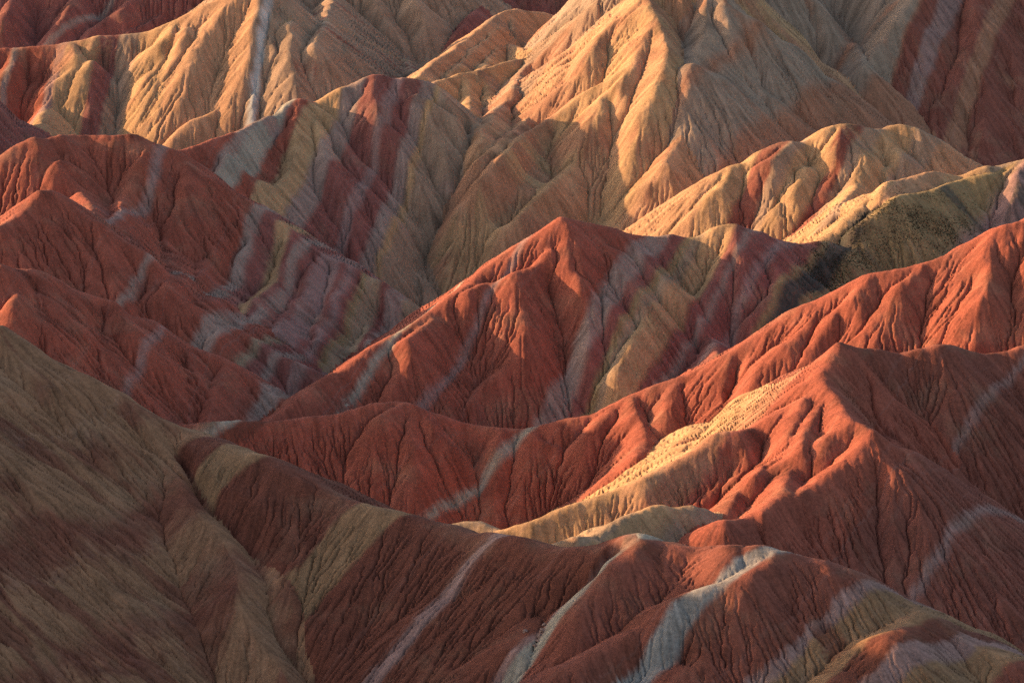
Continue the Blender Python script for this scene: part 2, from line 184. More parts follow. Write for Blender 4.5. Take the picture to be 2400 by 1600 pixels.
(8,0.8,0.8,0,[(-65.6,489.6,-8.65),(-65.4,485.4,-9.68),(-68.6,479.4,-13.34)]),
(8,0.8,1.5,0,[(-81.0,496.2,0.46),(-78.5,486.0,-4.76),(-78.0,478.2,-9.72)]),
(8,0.8,0.8,0,[(-55.6,484.8,-16.31),(-55.0,478.2,-17.52),(-56.7,473.4,-19.67)]),
(9,0.8,0.8,0,[(-48.1,547.4,-11.70),(-46.6,539.6,-14.76),(-48.6,529.4,-18.70),(-49.8,522.7,-19.01),(-51.3,514.6,-18.88),(-52.3,506.6,-18.75),(-52.6,498.5,-18.77),(-52.5,490.6,-18.79),(-52.4,485.0,-18.80)]),
(9,0.8,0.8,0,[(-40.6,543.8,-16.59),(-42.6,533.6,-18.10),(-43.2,528.8,-19.49),(-44.9,517.4,-21.12),(-45.3,510.5,-21.37),(-45.6,502.6,-21.49),(-45.8,497.0,-21.56)]),
(9,0.8,0.8,0,[(-57.6,543.8,-9.09),(-61.4,533.6,-11.95),(-62.7,528.2,-13.85),(-62.6,523.5,-13.97),(-62.4,517.0,-14.01),(-62.2,509.6,-14.00),(-61.9,502.3,-13.96),(-61.8,495.8,-13.92),(-61.7,491.0,-13.90),(-62.9,485.0,-13.95)]),
(9,0.8,0.8,0,[(-30.6,539.0,-20.70),(-32.4,532.4,-23.39),(-31.5,526.4,-25.68),(-30.3,525.8,-27.07),(-29.9,521.8,-27.13),(-29.3,516.4,-27.16),(-28.7,509.8,-27.18),(-28.1,502.5,-27.19),(-27.4,494.9,-27.18),(-26.7,487.2,-27.17),(-26.1,479.9,-27.15),(-25.5,473.4,-27.13),(-25.0,467.9,-27.12),(-24.6,464.0,-27.12)]),
(9,0.8,0.8,0,[(-35.9,540.8,-18.44),(-36.4,530.0,-20.99),(-37.2,523.7,-22.56),(-38.0,516.8,-23.99),(-38.4,507.9,-24.87),(-38.6,500.6,-25.37)]),
(9,0.8,1.4,0,[(-94.2,543.2,3.65),(-89.3,537.8,-1.50),(-88.2,533.3,-1.78),(-86.8,527.1,-1.89),(-85.2,519.9,-1.89),(-83.7,512.4,-1.80),(-82.3,505.4,-1.69),(-81.1,499.4,-1.60),(-80.2,495.2,-1.55)]),
(9,0.8,0.8,0,[(-78.2,555.2,5.91),(-78.5,545.6,1.67),(-80.5,539.0,-2.96),(-80.5,533.0,-3.31),(-80.1,525.1,-3.30),(-79.8,517.3,-3.16),(-79.5,512.0,-3.07)]),
(9,0.8,0.8,0,[(-68.8,553.4,1.52),(-69.0,543.8,-2.64),(-69.9,535.4,-7.17)]),
(11,0.85,0.8,0,[(-51.3,639.4,1.35),(-45.1,637.0,-1.50),(-41.6,631.6,-3.83),(-39.1,628.6,-6.17),(-34.0,623.2,-11.25),(-29.3,619.0,-16.13),(-25.1,617.2,-18.95),(-22.2,614.2,-22.94)]),
(11,0.85,0.8,0,[(-33.8,651.4,6.05),(-34.8,643.6,3.22),(-32.4,637.0,-0.42),(-26.6,632.8,-5.10),(-21.6,628.0,-10.69),(-19.4,625.6,-14.16),(-15.9,623.2,-17.98)]),
(11,0.85,0.8,0,[(-23.5,646.0,2.14),(-19.1,643.0,0.79),(-16.9,638.8,-3.22),(-14.7,634.6,-8.26),(-12.9,631.0,-12.29)]),
(11,0.85,0.8,0,[(-52.6,638.2,1.53),(-52.6,632.6,-0.10),(-52.4,626.2,-2.24),(-50.9,619.0,-6.30),(-52.1,611.2,-9.46),(-53.4,604.7,-11.47),(-54.5,599.2,-13.09)]),
(11,0.85,0.8,0,[(-65.7,598.6,-4.49),(-67.0,592.0,-7.70)]),
(11,0.85,0.8,0,[(-49.0,636.4,-0.69),(-47.7,631.0,-2.73),(-45.9,623.6,-5.57),(-44.3,617.8,-7.84),(-41.3,613.6,-9.89),(-40.2,611.8,-11.30),(-36.6,608.2,-16.53),(-31.4,604.0,-22.97)]),
(13,0.8,0.8,0,[(0.7,773.6,7.71),(0.3,765.3,6.01),(-0.2,756.2,3.95),(-1.0,749.6,1.05)]),
(13,0.8,0.8,0,[(-3.1,748.4,1.21),(0.2,746.0,0.91),(3.5,735.8,0.86),(6.3,729.2,0.81)]),
(13,0.8,0.8,0,[(-3.1,761.0,6.28),(-4.2,756.7,5.53),(-5.8,750.5,4.44),(-7.5,743.7,3.26),(-9.2,737.6,2.23),(-11.2,730.6,1.11),(-13.1,724.2,0.10),(-14.9,718.4,-0.81),(-17.3,710.9,-2.09),(-19.0,705.8,-2.98)]),
(13,0.8,0.8,0,[(-3.9,744.8,1.68),(-4.7,740.0,0.86),(-5.9,733.0,-0.27),(-7.0,726.2,-1.10),(-7.9,719.5,-1.32),(-8.7,712.8,-1.24),(-9.2,708.2,-1.15)]),
(13,0.8,0.8,0,[(-5.3,711.8,-2.27),(-5.9,706.4,-3.67),(-6.4,699.8,-5.23),(-5.2,690.2,-6.49)]),
(13,0.8,0.8,0,[(-12.3,704.6,-2.02),(-11.4,695.0,-5.67),(-11.3,690.5,-5.85),(-11.3,684.5,-5.94),(-11.3,677.5,-5.96),(-11.3,670.1,-5.93),(-11.3,662.8,-5.87),(-11.3,656.0,-5.80),(-11.3,650.4,-5.75),(-11.3,646.4,-5.72)]),
(12,0.85,0.8,0,[(23.5,728.2,15.53),(21.8,725.2,12.69),(15.4,725.2,8.69),(11.8,722.2,5.07),(7.4,721.6,0.74),(3.0,715.0,-1.93),(2.3,709.6,-2.06),(1.7,702.1,-2.01),(1.2,694.1,-1.89),(0.7,686.8,-1.84),(0.2,681.4,-1.98),(-2.0,676.0,-4.68),(-3.0,670.8,-4.98),(-4.1,663.7,-5.11),(-5.3,656.4,-5.21),(-6.3,650.2,-5.43),(-8.3,640.8,-6.35),(-9.7,634.6,-7.19)]),
(12,0.85,0.8,0,[(31.4,724.6,15.95),(30.9,719.9,15.99),(30.4,713.1,16.09),(29.7,705.2,16.18),(29.0,697.2,16.21),(28.2,690.1,16.14),(27.4,685.0,15.90),(22.0,679.0,11.87),(21.1,673.6,9.59),(15.8,668.8,3.91),(9.1,665.2,-1.52),(4.3,661.6,-6.16),(2.0,655.0,-7.02),(-0.4,646.4,-7.60),(-2.6,638.8,-8.26),(-5.5,631.3,-9.59),(-7.9,626.2,-11.08),(-11.7,622.6,-14.32)]),
(12,0.85,0.8,0,[(35.6,676.0,16.00),(32.6,666.4,10.56),(30.2,661.0,7.61),(25.1,659.7,4.48),(19.2,658.6,0.97),(10.0,654.4,-5.00),(6.5,649.8,-6.53),(3.4,643.6,-7.62),(1.3,638.1,-8.40),(-0.7,632.0,-9.17),(-2.6,626.8,-10.12),(-7.8,618.4,-14.25),(-12.9,611.8,-20.36),(-14.9,608.2,-23.83)]),
(12,0.85,0.8,0,[(34.1,666.4,10.56),(31.4,661.0,7.68),(28.2,655.0,4.43),(24.4,650.8,1.41),(18.9,644.2,-5.18),(15.8,635.8,-12.06),(13.5,631.0,-13.89),(10.6,625.3,-15.52),(7.8,620.2,-17.06),(4.1,614.1,-19.36),(0.9,609.4,-21.28),(-2.5,605.2,-23.22)]),
(12,0.85,0.8,0,[(40.1,662.2,11.49),(38.2,653.8,7.16),(34.7,646.6,2.05),(31.6,641.2,-2.17),(29.6,634.6,-7.54),(26.9,628.6,-13.28),(25.4,623.8,-17.38)]),
(12,0.85,0.8,0,[(41.6,635.8,-7.03),(36.6,626.8,-11.54),(33.7,622.0,-15.15),(31.0,617.8,-18.72),(28.5,613.6,-22.82)]),
(12,0.8,0.8,0,[(41.6,635.2,-6.93),(39.4,630.1,-8.52),(36.5,623.8,-11.00),(33.5,618.8,-14.56),(30.9,614.8,-18.14),(28.4,611.2,-22.34)]),
(14,0.82,0.8,0,[(-140.1,739.6,0.73),(-140.3,731.2,-3.02),(-141.9,725.8,-6.71),(-143.5,720.4,-11.55)]),
(14,0.82,1.5,0,[(-124.8,741.4,2.13),(-121.8,735.4,0.07),(-125.2,727.6,-5.35),(-127.9,720.4,-11.55),(-127.7,715.6,-11.94),(-127.2,709.0,-12.16),(-126.5,701.4,-12.24),(-125.7,693.5,-12.24),(-125.0,686.1,-12.20),(-124.4,679.8,-12.17),(-124.0,675.4,-12.17)]),
(14,0.82,1.5,0,[(-116.8,731.8,-1.07),(-114.5,722.8,-7.88),(-114.3,717.1,-12.54),(-114.5,712.6,-16.35)]),
(14,0.82,0.8,0,[(-95.5,745.0,7.63),(-95.5,737.8,5.06),(-101.0,735.4,1.70),(-103.4,727.6,-4.54),(-105.7,719.2,-11.37)]),
(14,0.82,0.8,0,[(-90.6,737.8,7.10),(-92.6,732.8,3.92),(-95.1,727.0,-0.00),(-98.5,720.4,-5.91),(-102.3,714.3,-11.80),(-105.6,709.0,-16.96)]),
(14,0.82,0.8,0,[(-70.9,747.4,15.77),(-70.9,740.4,11.93),(-70.9,731.8,7.05),(-70.9,725.0,2.74),(-71.1,719.2,-1.33),(-72.4,710.8,-8.08),(-73.3,702.4,-15.47)]),
(14,0.82,1.2,0,[(-80.6,745.0,12.77),(-82.8,741.4,10.16),(-85.5,736.0,6.51),(-87.7,729.1,2.41),(-89.4,722.2,-1.75),(-90.1,713.2,-8.44),(-94.4,704.8,-15.07),(-98.7,701.2,-18.83)]),
(14,0.82,0.8,0,[(-80.5,707.8,-11.98),(-86.7,703.0,-13.99),(-90.5,698.2,-17.14),(-93.4,696.4,-19.59)]),
(14,0.82,0.8,0,[(-68.9,732.4,6.97),(-67.1,728.2,4.10),(-64.6,722.5,0.11),(-62.2,718.0,-3.16),(-57.3,715.0,-6.72),(-53.4,715.6,-8.81),(-50.4,718.6,-8.86)]),
(15,0.8,0.8,0,[(-137.9,845.8,4.68),(-139.1,840.7,2.98),(-140.7,833.6,0.56),(-142.6,827.2,-1.88),(-146.1,820.4,-5.65),(-149.1,815.8,-8.60)]),
(15,0.8,0.8,0,[(-122.1,845.2,2.89),(-124.5,835.6,-0.15),(-129.5,830.8,-3.24),(-132.2,825.1,-5.48),(-134.3,820.0,-7.34)]),
(15,0.8,0.8,0,[(-112.2,839.2,-1.97),(-114.4,834.4,-4.15),(-120.7,826.6,-5.91)]),
(15,0.8,0.8,0,[(-157.1,838.6,4.57),(-158.2,828.4,1.17),(-161.5,826.0,-1.73)]),
(16,0.8,0.8,0,[(-32.6,830.0,6.46),(-29.7,824.0,4.42),(-26.7,814.4,-1.20),(-24.8,809.6,-5.08),(-25.5,802.4,-10.82),(-25.5,798.5,-10.97),(-25.5,793.7,-11.08),(-25.5,788.1,-11.17),(-25.5,781.9,-11.22),(-25.5,775.0,-11.25),(-25.5,767.8,-11.26),(-25.5,760.2,-11.25),(-25.4,752.5,-11.22),(-25.4,744.6,-11.18),(-25.4,736.9,-11.13),(-25.4,729.4,-11.08),(-25.3,722.2,-11.03),(-25.3,715.5,-10.98),(-25.3,709.3,-10.93),(-25.3,703.9,-10.90),(-25.3,699.3,-10.88),(-25.2,695.6,-10.87)]),
(16,0.8,0.8,0,[(-44.4,827.4,6.75),(-41.4,821.0,3.33),(-37.9,813.0,-1.02),(-35.6,808.9,-5.18),(-33.4,801.0,-8.40),(-32.7,795.9,-8.81),(-31.9,789.2,-8.99),(-31.0,781.7,-9.01),(-30.2,773.9,-8.91),(-29.4,766.5,-8.78),(-28.7,760.4,-8.66),(-28.3,756.0,-8.62)]),
(16,0.8,0.8,0,[(-55.6,825.6,6.96),(-55.5,821.9,6.94),(-55.3,817.0,6.94),(-55.1,811.3,6.94),(-54.9,804.8,6.95),(-54.6,797.7,6.96),(-54.4,790.2,6.97),(-54.1,782.6,6.96),(-53.9,774.9,6.94),(-53.6,767.3,6.90),(-53.4,760.1,6.84),(-53.3,753.4,6.75),(-53.1,747.3,6.62),(-53.1,742.2,6.46),(-53.1,738.0,6.26),(-54.8,726.9,3.65),(-57.1,725.4,0.62),(-59.0,718.9,-1.73),(-60.3,714.0,-3.38)]),
(16,0.8,0.8,0,[(-71.0,820.2,8.47),(-70.6,816.3,8.47),(-70.1,811.3,8.49),(-69.5,805.2,8.52),(-68.8,798.4,8.56),(-68.1,790.9,8.59),(-67.3,783.2,8.63),(-66.6,775.3,8.65),(-65.8,767.5,8.67),(-65.0,760.0,8.66),(-64.4,753.0,8.64),(-63.7,746.8,8.60),(-63.2,741.5,8.52),(-62.8,737.4,8.42),(-61.5,730.2,5.23),(-61.6,720.6,0.48)]),
(17,0.8,0.8,0,[(-3.6,869.0,2.07),(-4.4,865.0,1.88),(-5.5,859.3,1.66),(-6.9,852.5,1.39),(-8.4,845.3,1.07),(-9.9,838.1,0.67),(-11.3,831.7,0.18),(-12.5,826.4,-0.41),(-14.9,817.4,-2.52),(-17.1,810.9,-5.08),(-18.5,806.6,-6.92)]),
(18,0.85,0.8,0,[(54.2,692.0,22.01),(55.6,689.0,20.08),(58.8,686.0,17.41),(64.1,685.4,14.83),(69.0,684.2,11.20),(73.0,686.0,9.45),(76.3,680.0,3.44),(82.2,677.0,-2.94)]),
(18,0.85,0.8,0,[(55.1,687.6,19.86),(55.3,678.6,13.80),(55.7,669.0,7.61),(61.0,664.8,3.74),(65.1,660.6,-0.07),(68.4,655.2,-5.13),(72.4,650.4,-9.86)]),
(18,0.85,0.8,0,[(82.5,744.4,16.11),(84.6,740.2,14.14),(88.4,736.6,9.28),(94.1,732.4,4.54),(94.6,726.9,3.53),(94.7,719.2,2.59),(94.6,711.7,1.79),(94.5,706.6,1.23)]),
(18,0.8,0.8,0,[(55.7,668.8,7.63),(52.9,661.7,5.97),(49.9,653.8,3.88),(47.6,647.2,0.51)]),
(18,0.8,0.8,0,[(49.3,691.4,22.08),(49.5,682.4,17.09),(48.6,676.9,15.28),(47.3,669.8,13.22),(45.9,662.7,11.13),(44.9,657.2,9.24),(43.7,648.2,3.25)]),
(20,0.8,0.8,0,[(63.6,595.0,-1.51),(58.4,588.4,-4.04),(56.7,583.6,-7.16),(55.1,580.0,-10.13),(51.5,574.6,-15.01)]),
(20,0.8,0.8,0,[(49.6,589.0,-5.98),(46.4,581.2,-9.70),(42.0,577.0,-13.84)]),
(20,0.8,0.8,0,[(69.2,590.8,-4.80),(64.7,585.4,-6.16),(61.5,578.8,-9.24),(58.4,573.4,-13.13)]),
(20,0.8,0.8,0,[(75.3,599.8,1.73),(74.0,593.8,-0.30),(72.2,589.0,-4.14),(69.5,580.6,-9.58)]),
(20,0.8,0.8,0,[(84.6,603.4,0.12),(88.4,596.2,-3.39),(88.7,593.2,-4.55),(90.5,592.0,-6.02),(92.8,589.0,-7.82)]),
(20,0.8,1.5,0,[(76.0,599.8,1.73),(80.0,590.8,-3.13),(77.3,581.2,-8.04),(76.1,576.3,-8.33),(74.5,569.8,-8.42),(72.7,562.6,-8.37),(71.0,555.5,-8.26),(69.5,549.4,-8.14),(68.4,545.2,-8.09)]),
(22,0.8,0.8,0,[(109.5,563.4,-0.58),(103.9,558.6,-1.62),(97.4,556.8,-2.72),(90.0,549.0,-3.62),(80.7,541.8,-3.80),(76.3,538.2,-5.57),(71.1,532.2,-8.60)]),
(22,0.8,0.8,0,[(111.1,564.0,-0.04),(108.4,557.4,-2.03),(105.5,549.0,-6.75),(101.7,543.6,-10.93)]))
]
HILLS = [('foreleft', 'hill', 'brown and grey streaked slope in shade filling the lower left corner'),
 ('fore', 'hill', 'dark red foreground hill crossed by pale grey and white bands along the bottom'),
 ('rightpeak', 'ridge', 'dark red shaded wall of a ridge at the right edge below the long sunlit ridge'),
 ('rightfront', 'hill', 'sharp red hill with a sunlit orange and yellow spur running down to the left'),
 ('yellowknob', 'hill', 'low rounded yellow knobs in the hollow behind the foreground hill'),
 ('longridge', 'ridge', 'long sunlit orange red ridge climbing from the centre to the right edge'),
 ('pyramid', 'hill', 'red pyramid shaped hill in the centre with a sunlit left edge and striped right shoulder'),
 ('leftfront', 'hill', 'lowest of the three shaded red hills at the left, just above the streaked corner slope'),
 ('leftmid', 'hill', 'middle one of the three shaded red hills at the left, pointed top lit at the edge'),
 ('leftback', 'hill', 'highest of the three shaded red hills at the left, with grey and yellow stripes on its right end'),
 ('leftedge', 'hill', 'dull red slope showing at the left edge between two ridges'),
 ('midband', 'hill', 'hill banded red, white and yellow with ribbed lobes, left of the tall yellow ridge'),
 ('yellow', 'hill', 'tall yellow hill with long sunlit spurs at the top centre'),
 ('tanpeak', 'hill', 'small tan peak with a smooth sunlit left slope beside the tall yellow hill'),
 ('backleft', 'ridge', 'yellow and orange ridge at the upper left with a white stripe down its spur'),
 ('farleft', 'ridge', 'dim dark red slopes in the top left corner'),
 ('midback', 'hill', 'tan hill with a sunlit patch behind the ridge with the white stripe'),
 ('redback', 'hill', 'plain dull red slope behind the small tan peak'),
 ('backright', 'hill', 'shaded tan and red lobed hill right of the tall yellow hill'),
 ('stripedback', 'hill', 'shaded maroon hillside with long grey stripes in the top right corner'),
 ('rightknob', 'hill', 'rounded golden knobs in a row above the dark scrub patch at the right'),
 ('goldridge', 'ridge', 'golden and rust crest rising at the right edge behind the dark olive slope'),
 ('greenhill', 'hill', 'olive hill with blackish scrub patches above the long red ridge')]
STRATA = {'backleft': ('R',
              [(-204.51, 'G'),
               (-202.64, 'R'),
               (-191.91, 'P'),
               (-189.29, 'Y'),
               (-179.98, 'M'),
               (-175.09, 'T'),
               (-169.15, 'Y'),
               (-158.24, 'O'),
               (-135.01, 'T'),
               (-133.48, 'W'),
               (-131.37, 'T')],
              'S',
              0.35,
              0.8,
              (0.996, -0.087, 0.08),
              1.0),
 'backright': ('W2', [(-304.12, 'S'), (-301.42, 'W2'), (-288.17, 'S')], 'S', 0.5, 2.0, (0.8, -0.52, 0.1), 1.0),  # base tan toned down to stand in for shade on the lobes
 'farleft': ('M', [(-542.66, 'G'), (-540.78, 'M')], 'B', 0.4, 0.8, (0.8, -0.52, 0.1), 1.0),
 'fore': ('F',  # dimmer foreground light is put into the darker reds here
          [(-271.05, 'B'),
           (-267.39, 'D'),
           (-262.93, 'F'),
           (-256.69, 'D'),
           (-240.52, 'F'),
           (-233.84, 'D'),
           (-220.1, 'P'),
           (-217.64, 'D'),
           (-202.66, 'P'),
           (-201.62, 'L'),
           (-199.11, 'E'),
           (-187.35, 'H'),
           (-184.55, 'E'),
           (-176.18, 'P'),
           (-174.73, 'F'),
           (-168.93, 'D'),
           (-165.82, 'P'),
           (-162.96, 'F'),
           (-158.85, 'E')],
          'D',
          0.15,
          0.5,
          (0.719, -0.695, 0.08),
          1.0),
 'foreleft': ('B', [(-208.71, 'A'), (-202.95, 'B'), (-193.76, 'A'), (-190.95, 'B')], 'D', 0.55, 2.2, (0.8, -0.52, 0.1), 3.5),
 'goldridge': ('Y', [(-221.18, 'O'), (-216.24, 'Y'), (-211.35, 'C')], 'O', 0.3, 0.8, (0.8, -0.52, 0.1), 1.0),
 'greenhill': ('K', [(-219.83, 'V'), (-205.5, 'P')], 'K', 0.4, 1.8, (0.8, -0.52, 0.1), 1.0),
 'leftback': ('R',
              [(-151.6, 'P'),
               (-149.87, 'R'),
               (-131.89, 'G'),
               (-129.33, 'M'),
               (-126.24, 'Y'),
               (-123.48, 'M'),
               (-121.79, 'G'),
               (-119.74, 'M'),
               (-117.31, 'P'),
               (-112.58, 'M'),
               (-111.1, 'P'),
               (-109.45, 'M'),
               (-108.13, 'V'),
               (-106.99, 'C'),
               (-103.81, 'M'),
               (-102.16, 'G'),
               (-98.48, 'C')],
              'M',
              0.25,
              0.8,
              (0.99, -0.139, 0.08),
              1.0),
 'leftedge': ('M', [], 'R', 0.3, 0.8, (0.8, -0.52, 0.1), 1.0),
 'leftfront': ('R', [(-127.39, 'P'), (-126.36, 'R'), (-109.39, 'G'), (-105.92, 'R')], 'Q', 0.3, 0.8, (0.99, -0.139, 0.08), 1.0),
 'leftmid': ('R',
             [(-195.57, 'G'), (-194.29, 'R'), (-181.88, 'G'), (-177.82, 'R'), (-174.38, 'C'), (-172.83, 'M'), (-170.43, 'G'), (-168.71, 'M'), (-165.78, 'P'), (-163.21, 'M')],
             'M',
             0.3,
             0.8,
             (0.966, -0.259, 0.08),
             1.0),
 'longridge': ('R', [(-337.78, 'C'), (-336.32, 'L'), (-334.63, 'D'), (-331.51, 'R'), (-303.76, 'L'), (-302.22, 'R')], 'Q', 0.4, 0.8, (0.719, -0.695, 0.08), 1.0),
 'midback': ('T', [(-435.7, 'Y'), (-434.18, 'T')], 'Q', 0.35, 2.0, (0.8, -0.52, 0.1), 1.0),
 'midband': ('R',
             [(-201.14, 'G'),
              (-199.08, 'L'),
              (-195.29, 'R'),
              (-191.88, 'Y'),
              (-185.31, 'G'),
              (-181.23, 'M'),
              (-175.02, 'P'),
              (-172.78, 'M'),
              (-168.74, 'G'),
              (-165.81, 'Y'),
              (-164.18, 'T')],
             'P',
             0.2,
             0.8,
             (0.974, -0.225, 0.08),
             1.0),
 'pyramid': ('R',
             [(-219.41, 'L'),
              (-218.19, 'R'),
              (-208.87, 'P'),
              (-207.68, 'R'),
              (-191.33, 'G'),
              (-187.46, 'M'),
              (-185.04, 'V'),
              (-183.79, 'C'),
              (-182.04, 'Y'),
              (-177.14, 'M'),
              (-175.03, 'G'),
              (-173.83, 'M'),
              (-170.84, 'P'),
              (-169.02, 'M'),
              (-165.51, 'V'),
              (-164.26, 'K'),
              (-160.57, 'V')],
             'Q',
             0.25,
             0.8,
             (0.906, -0.423, 0.08),
             1.0),
 'redback': ('M', [], 'R', 0.3, 0.8, (0.8, -0.52, 0.1), 1.0),
 'rightfront': ('Y', [(-212.12, 'O'), (-208.08, 'S'), (-203.39, 'R'), (-176.44, 'Q'), (-166.32, 'P'), (-164.97, 'Q')], 'D', 0.18, 0.8, (0.809, -0.588, 0.08), 1.0),  # Q past R: red darkened on the right face to deepen its shade
 'rightknob': ('O',
               [(-225.66, 'Y'), (-219.24, 'Q'), (-214.13, 'T'), (-211.23, 'Y'), (-204.16, 'Q'), (-200.42, 'T'), (-197.38, 'Y'), (-190.94, 'T'), (-185.39, 'O')],
               'Y',
               0.3,
               0.8,
               (0.891, -0.454, 0.08),
               1.0),
 'rightpeak': ('E', [(-165.75, 'P'), (-164.99, 'E')], 'Q', 0.2, 0.8, (0.829, -0.559, 0.08), 1.0),  # base red darkened so the wall's shade is partly in its colour
 'stripedback': ('W2', [(-195.11, 'S'), (-194.64, 'Q'), (-190.58, 'P'), (-186.28, 'Q'), (-177.91, 'S'), (-174.1, 'Q')], 'S', 0.25, 0.8, (0.914, -0.407, 0.08), 1.0),
 'tanpeak': ('O', [(-384.97, 'T'), (-384.77, 'Y')], 'T', 0.4, 2.0, (0.8, -0.52, 0.1), 1.0),
 'yellow': ('T', [(-350.3, 'O'), (-331.17, 'Y'), (-317.83, 'O'), (-309.53, 'Y'), (-299.52, 'O')], 'S', 0.62, 2.0, (0.8, -0.52, 0.1), 1.0),
 'yellowknob': ('C', [(-175.95, 'Y'), (-172.23, 'T')], 'O', 0.3, 0.8, (0.8, -0.52, 0.1), 1.0)}
